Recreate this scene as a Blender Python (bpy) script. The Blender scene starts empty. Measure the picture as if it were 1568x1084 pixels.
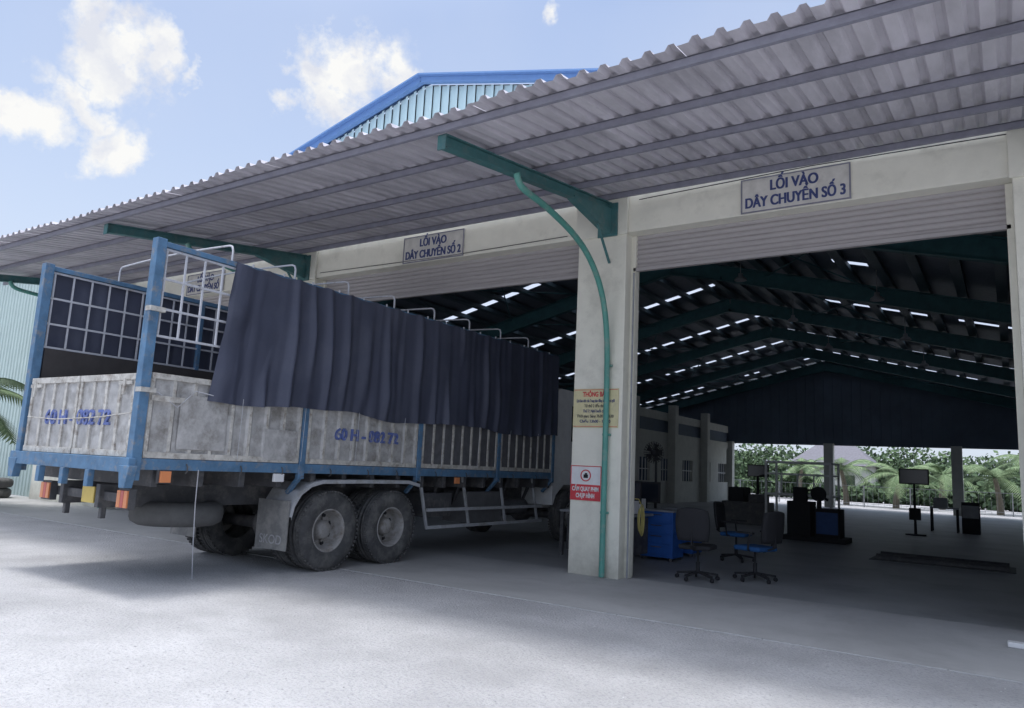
import bpy, math, random
from mathutils import Vector, Matrix, noise
random.seed(7)
scene=bpy.context.scene
COL=scene.collection
# ------------------------------------------------------------------ helpers
def link(o,parent=None):
    COL.objects.link(o)
    if parent: o.parent=parent
    return o
def empty(name,loc=(0,0,0),rz=0):
    o=bpy.data.objects.new(name,None); o.empty_display_size=.2
    o.location=loc; o.rotation_euler=(0,0,rz)
    return link(o)
def mat(name,col,rough=.7,metal=0,var=.15,scale=6,bump=0,bscale=60,dirt=None,dscale=2.5,dlo=.45,dhi=.7,coat=0,stretch=None,patch=0,base=0):
    m=bpy.data.materials.new(name); m.use_nodes=True
    nt=m.node_tree; N=nt.nodes; L=nt.links
    b=N['Principled BSDF']; b.inputs['Roughness'].default_value=rough; b.inputs['Metallic'].default_value=metal
    tc=N.new('ShaderNodeTexCoord'); src=tc.outputs['Object']
    if stretch:
        mp=N.new('ShaderNodeMapping'); mp.inputs['Scale'].default_value=stretch
        L.new(src,mp.inputs['Vector']); src=mp.outputs['Vector']
    n=N.new('ShaderNodeTexNoise'); n.inputs['Scale'].default_value=scale; n.inputs['Detail'].default_value=6; n.inputs['Roughness'].default_value=.65
    L.new(src,n.inputs['Vector'])
    r=N.new('ShaderNodeMapRange'); r.inputs[1].default_value=.3; r.inputs[2].default_value=.7
    r.inputs[3].default_value=1-var; r.inputs[4].default_value=1+var
    L.new(n.outputs['Fac'],r.inputs[0])
    mx=N.new('ShaderNodeMix'); mx.data_type='RGBA'; mx.blend_type='MULTIPLY'; mx.inputs[0].default_value=1
    mx.inputs[6].default_value=(*col,1); L.new(r.outputs[0],mx.inputs[7])
    out=mx.outputs[2]
    if dirt:
        d=N.new('ShaderNodeTexNoise'); d.inputs['Scale'].default_value=dscale; d.inputs['Detail'].default_value=8; d.inputs['Roughness'].default_value=.7
        L.new(src,d.inputs['Vector'])
        dr=N.new('ShaderNodeMapRange'); dr.inputs[1].default_value=dlo; dr.inputs[2].default_value=dhi
        fac=d.outputs['Fac']
        if base:   # more grime close to the ground
            sp=N.new('ShaderNodeSeparateXYZ'); L.new(src,sp.inputs[0])
            bz=N.new('ShaderNodeMapRange'); bz.inputs[1].default_value=0; bz.inputs[2].default_value=.7; bz.inputs[3].default_value=base; bz.inputs[4].default_value=0
            L.new(sp.outputs['Z'],bz.inputs[0]); ad_=N.new('ShaderNodeMath'); ad_.operation='ADD'; L.new(fac,ad_.inputs[0]); L.new(bz.outputs[0],ad_.inputs[1]); fac=ad_.outputs[0]
        L.new(fac,dr.inputs[0])
        m2=N.new('ShaderNodeMix'); m2.data_type='RGBA'; L.new(dr.outputs[0],m2.inputs[0]); L.new(out,m2.inputs[6]); m2.inputs[7].default_value=(*dirt,1)
        out=m2.outputs[2]
    if patch:
        pn=N.new('ShaderNodeTexNoise'); pn.inputs['Scale'].default_value=.35; pn.inputs['Detail'].default_value=7; pn.inputs['Roughness'].default_value=.6; pn.inputs['Distortion'].default_value=.6
        L.new(src,pn.inputs['Vector'])
        pr_=N.new('ShaderNodeMapRange'); pr_.inputs[1].default_value=.38; pr_.inputs[2].default_value=.62; pr_.inputs[3].default_value=1-patch; pr_.inputs[4].default_value=1+patch*.5
        L.new(pn.outputs['Fac'],pr_.inputs[0])
        m3=N.new('ShaderNodeMix'); m3.data_type='RGBA'; m3.blend_type='MULTIPLY'; m3.inputs[0].default_value=1; L.new(out,m3.inputs[6]); L.new(pr_.outputs[0],m3.inputs[7]); out=m3.outputs[2]
    L.new(out,b.inputs['Base Color'])
    if bump:
        bn=N.new('ShaderNodeTexNoise'); bn.inputs['Scale'].default_value=bscale; bn.inputs['Detail'].default_value=5
        L.new(src,bn.inputs['Vector'])
        bp=N.new('ShaderNodeBump'); bp.inputs['Strength'].default_value=bump; bp.inputs['Distance'].default_value=.02
        L.new(bn.outputs['Fac'],bp.inputs['Height']); L.new(bp.outputs['Normal'],b.inputs['Normal'])
    return m
class MB:
    def __init__(s): s.v=[];s.f=[];s.m=[];s.s=[]
    def add(s,vs,fs,mi=0,smooth=False):
        o=len(s.v); s.v+=[tuple(v) for v in vs]
        for f in fs: s.f.append(tuple(o+i for i in f)); s.m.append(mi); s.s.append(smooth)
    def box(s,x0,x1,y0,y1,z0,z1,mi=0):
        vs=[(x0,y0,z0),(x1,y0,z0),(x1,y1,z0),(x0,y1,z0),(x0,y0,z1),(x1,y0,z1),(x1,y1,z1),(x0,y1,z1)]
        s.add(vs,[(0,3,2,1),(4,5,6,7),(0,1,5,4),(1,2,6,5),(2,3,7,6),(3,0,4,7)],mi)
    def obox(s,M,sx,sy,sz,mi=0):
        vs=[M@Vector((a*sx/2,b*sy/2,c*sz/2)) for a,b,c in [(-1,-1,-1),(1,-1,-1),(1,1,-1),(-1,1,-1),(-1,-1,1),(1,-1,1),(1,1,1),(-1,1,1)]]
        s.add(vs,[(0,3,2,1),(4,5,6,7),(0,1,5,4),(1,2,6,5),(2,3,7,6),(3,0,4,7)],mi)
    def beam(s,p,q,w,h,mi=0,up=(0,0,1),off=0):
        p=Vector(p);q=Vector(q);d=(q-p);l=d.length;d.normalize();up=Vector(up)
        if abs(d.dot(up))>.98: up=Vector((1,0,0))
        side=d.cross(up).normalized(); u=side.cross(d).normalized()
        M=Matrix((side,d,u)).transposed().to_4x4(); M.translation=(p+q)/2+u*off
        s.obox(M,w,l,h,mi)
    def tube(s,path,r,mi=0,seg=10,cap=True):
        P=[Vector(p) for p in path]; n=len(P); rs=r if isinstance(r,(list,tuple)) else [r]*n
        rings=[];prev=None
        for i,p in enumerate(P):
            t=(P[min(i+1,n-1)]-P[max(i-1,0)]).normalized()
            a=prev if prev else (Vector((0,0,1)) if abs(t.z)<.9 else Vector((1,0,0)))
            u=(a-t*a.dot(t)).normalized(); prev=u; w=t.cross(u)
            rings.append([p+(u*math.cos(2*math.pi*k/seg)+w*math.sin(2*math.pi*k/seg))*rs[i] for k in range(seg)])
        vs=[v for R in rings for v in R]; fs=[]
        for i in range(n-1):
            for k in range(seg):
                fs.append((i*seg+k,i*seg+(k+1)%seg,(i+1)*seg+(k+1)%seg,(i+1)*seg+k))
        s.add(vs,fs,mi,True)
        if cap:
            s.add(rings[0],[tuple(range(seg))[::-1]],mi); s.add(rings[-1],[tuple(range(seg))],mi)
    def lathe(s,c,axis,prof,mi=0,seg=40,smooth=True):
        c=Vector(c);ax=Vector(axis).normalized()
        u=Vector((0,0,1)) if abs(ax.z)<.9 else Vector((1,0,0)); u=(u-ax*u.dot(ax)).normalized(); w=ax.cross(u)
        vs=[];fs=[]
        for a,r in prof:
            for k in range(seg):
                t=2*math.pi*k/seg; vs.append(c+ax*a+(u*math.cos(t)+w*math.sin(t))*r)
        for i in range(len(prof)-1):
            for k in range(seg): fs.append((i*seg+k,i*seg+(k+1)%seg,(i+1)*seg+(k+1)%seg,(i+1)*seg+k))
        s.add(vs,fs,mi,smooth)
    def obj(s,name,mats,parent=None,bevel=0,loc=None):
        me=bpy.data.meshes.new(name); me.from_pydata(s.v,[],s.f)
        for m in mats: me.materials.append(m)
        me.polygons.foreach_set('material_index',s.m); me.polygons.foreach_set('use_smooth',s.s); me.update()
        o=bpy.data.objects.new(name,me); link(o,parent)
        if bevel:
            b=o.modifiers.new('b','BEVEL'); b.width=bevel; b.segments=2; b.limit_method='ANGLE'; b.angle_limit=math.radians(50)
        return o
def text(name,body,size,M,m,parent=None,width=None,bold=0.0,ext=.002):
    cu=bpy.data.curves.new(name,'FONT'); cu.body=body; cu.size=size; cu.align_x='CENTER'; cu.align_y='CENTER'; cu.extrude=ext; cu.offset=bold
    o=bpy.data.objects.new(name,cu); COL.objects.link(o)
    bpy.context.view_layer.update()
    dg=bpy.context.evaluated_depsgraph_get()
    me=bpy.data.meshes.new_from_object(o.evaluated_get(dg)); 
    w=o.dimensions.x
    bpy.data.objects.remove(o)
    me.materials.clear(); me.materials.append(m)
    for p in me.polygons: p.material_index=0
    o=bpy.data.objects.new(name,me); link(o,parent)
    sc=Matrix.Identity(4)
    if width and w>0: sc=Matrix.Diagonal((width/w,1,1,1))
    o.matrix_local=M@sc
    return o
def face_negY(x,y,z): return Matrix(((1,0,0,x),(0,0,-1,y),(0,1,0,z),(0,0,0,1)))
def face_posX(x,y,z): return Matrix(((0,0,1,x),(1,0,0,y),(0,1,0,z),(0,0,0,1)))
# ------------------------------------------------------------------ camera
R=Vector((0.8327,0.5555,0.0478)); F=Vector((-0.552,0.8177,0.148)).normalized()
R=(R-F*R.dot(F)).normalized(); U=R.cross(F)
cam=bpy.data.cameras.new('camera'); cam.lens=26.06; cam.sensor_width=36; cam.clip_end=2000; cam.clip_start=.05
co=bpy.data.objects.new('camera',cam); link(co)
M=Matrix((R,U,-F)).transposed().to_4x4(); M.translation=(0,0,1.5); co.matrix_world=M
scene.camera=co
def pdir(u,v): return (R*(u-784)-U*(v-542)+F*1135).normalized()
# ------------------------------------------------------------------ world
SUN=Vector((-0.12,-0.06,1)).normalized()
elev=math.asin(SUN.z); az=math.atan2(SUN.x,SUN.y)
w=bpy.data.worlds.new('World'); scene.world=w; w.use_nodes=True
nt=w.node_tree;N=nt.nodes;L=nt.links
bg=N['Background']; bg.inputs['Strength'].default_value=.14
sky=N.new('ShaderNodeTexSky'); sky.sky_type='NISHITA'; sky.sun_disc=False; sky.sun_elevation=elev; sky.sun_rotation=az
sky.dust_density=3; sky.air_density=1.0; sky.ozone_density=1.0
hz=N.new('ShaderNodeMix'); hz.data_type='RGBA'; hz.inputs[0].default_value=.68
L.new(sky.outputs[0],hz.inputs[6])
tc=N.new('ShaderNodeTexCoord')
sep=N.new('ShaderNodeSeparateXYZ'); L.new(tc.outputs['Generated'],sep.inputs[0])
hr=N.new('ShaderNodeMapRange'); hr.inputs[1].default_value=.12; hr.inputs[2].default_value=.62; L.new(sep.outputs['Z'],hr.inputs[0])
hc=N.new('ShaderNodeMix'); hc.data_type='RGBA'; L.new(hr.outputs[0],hc.inputs[0]); hc.inputs[6].default_value=(6.2,7.0,8.3,1); hc.inputs[7].default_value=(3.3,4.4,7.0,1)
L.new(hc.outputs[2],hz.inputs[7])
# warped direction for cloud outlines
wn=N.new('ShaderNodeTexNoise'); wn.inputs['Scale'].default_value=9; wn.inputs['Detail'].default_value=5; wn.inputs['Roughness'].default_value=.6
L.new(tc.outputs['Generated'],wn.inputs['Vector'])
ws=N.new('ShaderNodeVectorMath'); ws.operation='SUBTRACT'; L.new(wn.outputs['Color'],ws.inputs[0]); ws.inputs[1].default_value=(.5,.5,.5)
wm=N.new('ShaderNodeVectorMath'); wm.operation='SCALE'; L.new(ws.outputs[0],wm.inputs[0]); wm.inputs['Scale'].default_value=.13
wa=N.new('ShaderNodeVectorMath'); wa.operation='ADD'; L.new(tc.outputs['Generated'],wa.inputs[0]); L.new(wm.outputs[0],wa.inputs[1])
nz=N.new('ShaderNodeTexNoise'); nz.inputs['Scale'].default_value=15; nz.inputs['Detail'].default_value=10; nz.inputs['Roughness'].default_value=.62
L.new(tc.outputs['Generated'],nz.inputs['Vector'])
blobs=[(160,60,45),(205,75,60),(240,95,45),(150,95,40),(20,165,45),(60,185,50),(120,160,30),(140,215,45),(190,222,38),(0,150,40),
       (445,92,34),(495,100,60),(555,108,66),(590,130,52),(500,155,55),(455,160,35),(520,190,36),(298,130,18),(842,12,20),(620,120,26)]
last=None
for (u,v,r) in blobs:
    d=N.new('ShaderNodeVectorMath'); d.operation='DISTANCE'; L.new(wa.outputs[0],d.inputs[0]); d.inputs[1].default_value=pdir(u,v)
    mr=N.new('ShaderNodeMapRange'); mr.inputs[1].default_value=0; mr.inputs[2].default_value=r/1135*1.25; mr.inputs[3].default_value=1; mr.inputs[4].default_value=0
    L.new(d.outputs['Value'],mr.inputs[0])
    if last is None: last=mr.outputs[0]
    else:
        mm=N.new('ShaderNodeMath'); mm.operation='MAXIMUM'; L.new(last,mm.inputs[0]); L.new(mr.outputs[0],mm.inputs[1]); last=mm.outputs[0]
nn=N.new('ShaderNodeMapRange'); nn.inputs[1].default_value=.25; nn.inputs[2].default_value=.75; nn.inputs[3].default_value=-.9; nn.inputs[4].default_value=.9
nn.clamp=False
L.new(nz.outputs['Fac'],nn.inputs[0])
ad=N.new('ShaderNodeMath'); ad.operation='ADD'; L.new(last,ad.inputs[0]); L.new(nn.outputs[0],ad.inputs[1])
gate=N.new('ShaderNodeMapRange'); gate.inputs[1].default_value=0.0; gate.inputs[2].default_value=.35; L.new(last,gate.inputs[0])
dn=N.new('ShaderNodeMapRange'); dn.inputs[1].default_value=.2; dn.inputs[2].default_value=.8; L.new(ad.outputs[0],dn.inputs[0])
dm=N.new('ShaderNodeMath'); dm.operation='MULTIPLY'; L.new(gate.outputs[0],dm.inputs[0]); L.new(dn.outputs[0],dm.inputs[1])
nz2=N.new('ShaderNodeTexNoise'); nz2.inputs['Scale'].default_value=2.2; nz2.inputs['Detail'].default_value=6
L.new(tc.outputs['Generated'],nz2.inputs['Vector'])
h2=N.new('ShaderNodeMapRange'); h2.inputs[1].default_value=.45; h2.inputs[2].default_value=.8; h2.inputs[4].default_value=.4; L.new(nz2.outputs['Fac'],h2.inputs[0])
mh=N.new('ShaderNodeMix'); mh.data_type='RGBA'; L.new(h2.outputs[0],mh.inputs[0]); L.new(hz.outputs[2],mh.inputs[6]); mh.inputs[7].default_value=(4.8,5.3,6.4,1)
cn=N.new('ShaderNodeTexNoise'); cn.inputs['Scale'].default_value=20; cn.inputs['Detail'].default_value=6; L.new(wa.outputs[0],cn.inputs['Vector'])
cr_=N.new('ShaderNodeMapRange'); cr_.inputs[1].default_value=.35; cr_.inputs[2].default_value=.6; L.new(cn.outputs['Fac'],cr_.inputs[0])
cc=N.new('ShaderNodeMix'); cc.data_type='RGBA'; L.new(cr_.outputs[0],cc.inputs[0]); cc.inputs[6].default_value=(5.4,5.6,6.2,1); cc.inputs[7].default_value=(6.9,6.9,6.8,1)
cm=N.new('ShaderNodeMix'); cm.data_type='RGBA'; L.new(dm.outputs[0],cm.inputs[0]); L.new(mh.outputs[2],cm.inputs[6]); L.new(cc.outputs[2],cm.inputs[7])
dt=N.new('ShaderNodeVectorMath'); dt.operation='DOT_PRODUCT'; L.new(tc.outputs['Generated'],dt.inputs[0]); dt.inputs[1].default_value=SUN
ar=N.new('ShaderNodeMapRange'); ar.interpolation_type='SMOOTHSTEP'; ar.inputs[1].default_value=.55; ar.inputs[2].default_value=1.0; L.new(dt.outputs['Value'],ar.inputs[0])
am=N.new('ShaderNodeMix'); am.data_type='RGBA'; am.blend_type='ADD'; L.new(ar.outputs[0],am.inputs[0]); L.new(cm.outputs[2],am.inputs[6]); am.inputs[7].default_value=(17,17,17,1)  # wide glow around the sun, added out of view to lift ambient light
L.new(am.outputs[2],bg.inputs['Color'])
sl=bpy.data.lights.new('sun','SUN'); sl.energy=2.0; sl.angle=math.radians(12); sl.color=(1,.98,.95)
so=bpy.data.objects.new('sun',sl); link(so); so.rotation_euler=SUN.to_track_quat('Z','Y').to_euler()
# ------------------------------------------------------------------ materials
m_ground=mat('gravel_asphalt',(.46,.455,.46),.95,var=.15,scale=1.2,bump=1.0,bscale=45,dirt=(.33,.33,.35),dscale=30,dlo=.5,dhi=.66,patch=.12)
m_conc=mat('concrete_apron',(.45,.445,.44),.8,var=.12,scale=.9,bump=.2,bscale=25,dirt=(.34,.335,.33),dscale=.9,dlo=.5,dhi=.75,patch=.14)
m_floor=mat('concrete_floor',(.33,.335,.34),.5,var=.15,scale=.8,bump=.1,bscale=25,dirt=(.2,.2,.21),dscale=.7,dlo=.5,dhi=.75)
m_seam=mat('concrete_kerb',(.42,.42,.42),.9,var=.15,scale=5,bump=.3)
m_cream=mat('cream_paint',(.8,.78,.68),.8,var=.05,scale=3,dirt=(.5,.48,.41),dscale=1.8,dlo=.53,dhi=.9,bump=.1,bscale=14,base=.3)
m_inner=mat('shade_toned_cream_paint',(.52,.52,.47),.8,var=.1,scale=3)  # cream with the hall's shade darkened into its colour; distant house shares it
m_gable=mat('light_cyan_cladding',(.55,.73,.76),.5,var=.04,scale=2)
m_bluetrim=mat('blue_trim',(.16,.3,.58),.5,var=.05)
m_shut=mat('shutter_steel',(.4,.375,.375),.5,var=.1,scale=3,stretch=(.3,1,6))
m_sheet=mat('galvanised_sheet',(.6,.575,.62),.5,metal=.0,var=.18,scale=2.5,dirt=(.4,.385,.42),dscale=1.5,dlo=.48,dhi=.7,stretch=(1,.25,1))
m_purlin=mat('steel_purlin',(.24,.24,.29),.5,var=.15)
m_green=mat('dark_teal_steel',(.035,.12,.135),.6,var=.2,scale=4)
m_arm=mat('teal_bracket_paint',(.06,.175,.18),.55,var=.2,scale=4,dirt=(.15,.2,.19),dscale=5,dlo=.5,dhi=.75)
m_pipe=mat('green_pipe',(.1,.32,.27),.5,var=.12,scale=4,dirt=(.27,.33,.29),dscale=5,dlo=.52,dhi=.72)
m_roofin=mat('roof_sheet_inner',(.15,.175,.22),.6,var=.15)
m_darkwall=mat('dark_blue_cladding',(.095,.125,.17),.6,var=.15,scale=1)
m_black=mat('black_plastic',(.022,.022,.026),.85,var=.1)
m_white=mat('white_paint',(.75,.75,.75),.5,var=.08)
m_bluecab=mat('blue_cabinet_paint',(.02,.11,.42),.5,var=.12)
m_grey=mat('grey_metal',(.28,.29,.31),.5,var=.15)
m_dgrey=mat('dark_metal',(.07,.07,.075),.6,var=.25,scale=8,dirt=(.17,.16,.15),dscale=6,dlo=.5,dhi=.75)
m_navy=mat('navy_letter',(.05,.07,.2),.6,var=.15,scale=20)
m_red=mat('red_paint',(.6,.045,.06),.5,var=.08)
m_yellow=mat('yellow_board',(.66,.6,.36),.6,var=.08,dirt=(.5,.45,.3),dscale=5,dlo=.5,dhi=.8)
m_orange=mat('orange_lens',(.7,.25,.1),.3,var=.05)
m_redlens=mat('red_lens',(.5,.1,.08),.3,var=.05)
m_plate=mat('yellow_plate',(.65,.48,.12),.5,var=.1)
m_screen=mat('screen_glass',(.02,.025,.035),.15,var=.05)
m_sky=bpy.data.materials.new('translucent_skylight'); m_sky.use_nodes=True
n_=m_sky.node_tree.nodes; t_=n_.new('ShaderNodeBsdfTranslucent'); t_.inputs[0].default_value=(.34,.37,.42,1)
m_sky.node_tree.links.new(t_.outputs[0],n_['Material Output'].inputs['Surface'])
# ------------------------------------------------------------------ ground
g=MB(); g.add([(-500,-300,0),(500,-300,0),(500,700,0),(-500,700,0)],[(0,1,2,3)]); g.obj('ground',[m_ground])
g=MB(); g.box(-23,12,7.42,10.0,-.05,.006); g.obj('concrete_apron_pavement',[m_conc])
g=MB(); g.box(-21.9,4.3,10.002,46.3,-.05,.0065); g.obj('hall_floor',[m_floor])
g=MB()
x=-23
while x<12: g.box(x,x+1.49,7.38,7.418,-.05,.007+random.uniform(0,.002)); x+=1.5
g.obj('kerb_strip',[m_seam],bevel=.003)
g=MB()
for k in range(1500):
    x=random.uniform(-13,3); y=random.uniform(.8,7.2); s=random.uniform(.004,.011)
    vs=[(x+s*random.uniform(.6,1.2),y,0),(x,y+s,0),(x-s,y,0),(x,y-s*random.uniform(.6,1.2),0),(x,y,s*.8)]
    g.add(vs,[(0,1,4),(1,2,4),(2,3,4),(3,0,4)])
g.obj('loose_gravel',[mat('stone',(.42,.42,.42),.9,var=.5,scale=3)])
# ------------------------------------------------------------------ building
B=empty('inspection_hall_building')
YF=9.7; RX=-8.8; RZ=8.45; SL=.25; XL=-22; XR=4.4; YB=46
def rz(x): return RZ-SL*abs(x-RX)
pill=[(-18.8,-18.0),(-12.15,-11.35),(-5.4,-4.6),(.15,.95)]
g=MB()
for a,b in pill: g.box(a,b,YF,YF+.5,0,5.0)
g.box(XL,-18.803,YF+.02,YF+.25,0,5.0); g.box(.953,XR,YF+.02,YF+.25,0,5.0)
g.box(XL,XR,YF+.004,YF+.3,5.0,5.62)
for a,b in pill: g.box(a-.03,b+.03,YF-.05,YF+.002,4.97,5.6)
g.obj('front_wall_and_pillars',[m_cream],B,bevel=.012)
g=MB()
for i in range(3):
    for x in (pill[i][1],pill[i+1][0]):
        sgn=1 if x==pill[i][1] else -1
        g.box(min(x,x+sgn*.07),max(x,x+sgn*.07),YF+.2,YF+.3,.01,4.99)
g.obj('shutter_guide_rail',[m_cream],B)
g=MB()
for i in range(3):
    xa=pill[i][1]+.03; xb=pill[i+1][0]-.03; z=4.5
    g.box(xa,xb,YF+.2,YF+.27,4.45,4.5,0)
    g.box(xa,xb,YF+.275,YF+.29,4.5,5.1,0)
    while z<5.0:
        n=4; vs=[]
        for k in range(n+1):
            t=k/n; vs+= [(xa,YF+.26-.025*math.sin(math.pi*t),z+.075*t),(xb,YF+.26-.025*math.sin(math.pi*t),z+.075*t)]
        g.add(vs,[(2*k,2*k+1,2*k+3,2*k+2) for k in range(n)],0,True)
        z+=.075
g.obj('rolling_shutter',[m_shut],B)
g=MB(); x=XL
while x<XR:
    for (a,b,y) in ((x,x+.14,YF+.03),(x+.14,x+.2,YF-.0)):
        b=min(b,XR)
        if a>=b: continue
        g.add([(a,y,5.62),(b,y,5.62),(b,y,rz(b)-.02),(a,y,rz(a)-.02)],[(0,1,2,3)])
    g.add([(x+.14,YF+.03,5.62),(x+.14,YF,5.62),(x+.14,YF,rz(x+.14)-.02),(x+.14,YF+.03,rz(x+.14)-.02)],[(0,1,2,3)])
    x+=.2
g.obj('gable_cladding',[m_gable],B)
g=MB()
g.beam((XL-.3,YF-.08,rz(XL-.3)+.04),(RX,YF-.08,RZ+.04),.1,.1); g.beam((RX,YF-.08,RZ+.042),(XR+.3,YF-.08,rz(XR+.3)+.042),.1,.1)
g.beam((XL-.3,YF-.02,rz(XL-.3)+.11),(RX,YF-.02,RZ+.11),.4,.03,0); g.beam((RX,YF-.02,RZ+.112),(XR+.3,YF-.02,rz(XR+.3)+.112),.4,.03,0)
g.obj('gable_trim',[m_bluetrim],B)
g=MB(); Y0=YF+.2; bays=[10,16,22,28,34,40,46]
for sx in (-1,1):
    xe=XL-.2 if sx<0 else XR+.2
    def strip(ya,yb,mi,x0=RX,x1=xe,dz=0):
        g.add([(x0,ya,rz(x0)+.08+dz),(x1,ya,rz(x1)+.08+dz),(x1,yb,rz(x1)+.08+dz),(x0,yb,rz(x0)+.08+dz)],[(0,1,2,3)],mi)
    prev=Y0
    for i in range(6):
        for c in (1.6,4.4):
            if i==0 or (i==1 and c<2): continue
            ya=bays[i]+c-.15; yb=bays[i]+c+.15
            strip(prev,ya,0)
            xx=0
            L_=abs(xe-RX)
            while xx<L_:
                seg=min(random.choice((.85,1.7,2.55)),L_-xx); on=random.random()<(.45 if i<2 else .7)
                strip(ya,yb,1 if on else 0,RX+sx*xx,RX+sx*(xx+seg)); xx+=seg
            prev=yb
    strip(prev,YB+.4,0)
g.obj('main_roof',[m_roofin,m_sky],B)
g=MB()
for y in bays[0:]:
    yy=y+.4 if y==10 else (y-.4 if y==46 else y)
    for xe in (XL+.3,XR-.3):
        a=(RX,yy,RZ-.38);b=(xe,yy,rz(xe)-.38)
        g.beam(a,b,.025,.42); g.beam(a,b,.2,.025,off=.22); g.beam(a,b,.2,.025,off=-.22)
        s=1 if xe>RX else -1
        g.beam((RX+s*.02,yy,RZ-.62),(RX+s*1.6,yy,rz(RX+1.6)-.55),.2,.1)
    for xe in (XL+.35,XR-.35): g.box(xe-.15,xe+.15,yy-.12,yy+.12,.01,rz(xe)-.4)
for i in range(6):
    for sx in (-1,1):
        for k in (3,9):
            x=RX+sx*k; x2=x+sx*3
            g.tube([(x,bays[i]+.2,rz(x)-.3),(x2,bays[i+1]-.2,rz(x2)-.3)],.02,0,6)
            g.tube([(x2,bays[i]+.2,rz(x2)-.33),(x,bays[i+1]-.2,rz(x)-.33)],.02,0,6)
g.obj('roof_rafters',[m_green],B)
g=MB()
for sx in (-1,1):
    k=.3
    while k<13:
        x=RX+sx*k; g.box(x-.11,x+.11,Y0+.1,YB,rz(x)-.1,rz(x)+.03); k+=.85
g.obj('roof_purlins',[mat('teal_purlin',(.08,.12,.14),.6,var=.15)],B)
g=MB()
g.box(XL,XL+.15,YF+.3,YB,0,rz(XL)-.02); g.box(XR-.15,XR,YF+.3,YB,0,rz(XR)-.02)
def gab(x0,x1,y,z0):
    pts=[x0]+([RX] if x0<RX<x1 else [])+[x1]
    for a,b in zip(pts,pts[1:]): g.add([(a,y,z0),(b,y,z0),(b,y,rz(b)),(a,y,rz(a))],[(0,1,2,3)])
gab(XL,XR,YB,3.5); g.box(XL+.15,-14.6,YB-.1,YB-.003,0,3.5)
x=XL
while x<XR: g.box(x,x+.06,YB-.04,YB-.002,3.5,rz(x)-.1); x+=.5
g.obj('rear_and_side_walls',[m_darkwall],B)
g=MB()
for x in (-14.4,-8.65,-2.35,3.9): g.box(x-.25,x+.25,YB-.45,YB-.01,0,3.6)
g.box(-14.55,-14.4,22,YB-.5,0,1.1); 
yy=22
while yy<45:
    g.box(-14.55,-14.4,yy,yy+1.4,1.1,3.1); g.box(-14.55,-14.4,yy+1.4,yy+2.9,2.2,3.1); yy+=2.9+.0
g.box(-14.55,-14.4,22,YB-.5,3.1,3.5); g.box(-14.55,-14.4,22,YB-.5,4.1,4.5)
for y in (22,26.5,31.2,36,40.8): g.box(-14.4,-14.0,y-.2,y+.2,0,4.9)
g.obj('partition_wall_and_columns',[m_inner],B)
g=MB(); g.box(-14.52,-14.49,22,YB-.5,3.5,4.1)
g.obj('partition_louvre',[m_darkwall],B)
g=MB(); yy=22
while yy<44:
    for k in range(4): g.box(-14.5,-14.46,yy+1.4+k*.37,yy+1.44+k*.37,1.1,2.2)
    g.box(-14.5,-14.46,yy+1.4,yy+2.9,1.63,1.67); yy+=2.9
g.obj('partition_window_bars',[m_white],B)
# canopy
CE=5.38; cz=lambda y:4.98+(y-CE)*.139
g=MB(); x=-20; per=.21; sheeti=0
prof=[(0,0),(.1,0),(.13,.048),(.18,.048),(.21,0)]
rows=[CE,5.9,6.8,7.7,8.6,9.2,YF-.06]
off=0
while x<6:
    if sheeti%5==0: off=random.uniform(-.04,.04); tz=random.uniform(-.01,.01)
    vs=[]
    jig=random.uniform(-.006,.006)
    for (px,pz) in prof:
        for j,y in enumerate(rows):
            y2=y+(off if j==0 else 0)
            mid=px not in(0,.21)
            vs.append((x+px,y2,cz(y2)+pz+(tz+jig*mid if j==0 else random.uniform(-.006,.006)*mid)))
    n=len(rows)
    g.add(vs,[(i*n+j,(i+1)*n+j,(i+1)*n+j+1,i*n+j+1) for i in range(4) for j in range(n-1)])
    x+=per; sheeti+=1
g.obj('canopy_corrugated_sheet',[m_sheet],B)
g=MB()
for y in (5.62,6.6,7.6,8.6,9.45):
    z=cz(y)-.004
    g.box(-20,6,y-.003,y+.003,z-.075,z); g.box(-20,6,y-.003,y+.04,z-.081,z-.075); g.box(-20,6,y-.003,y+.04,z-.010,z-.003)
g.obj('canopy_purlins',[m_purlin],B)
g=MB(); g2=MB()
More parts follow.
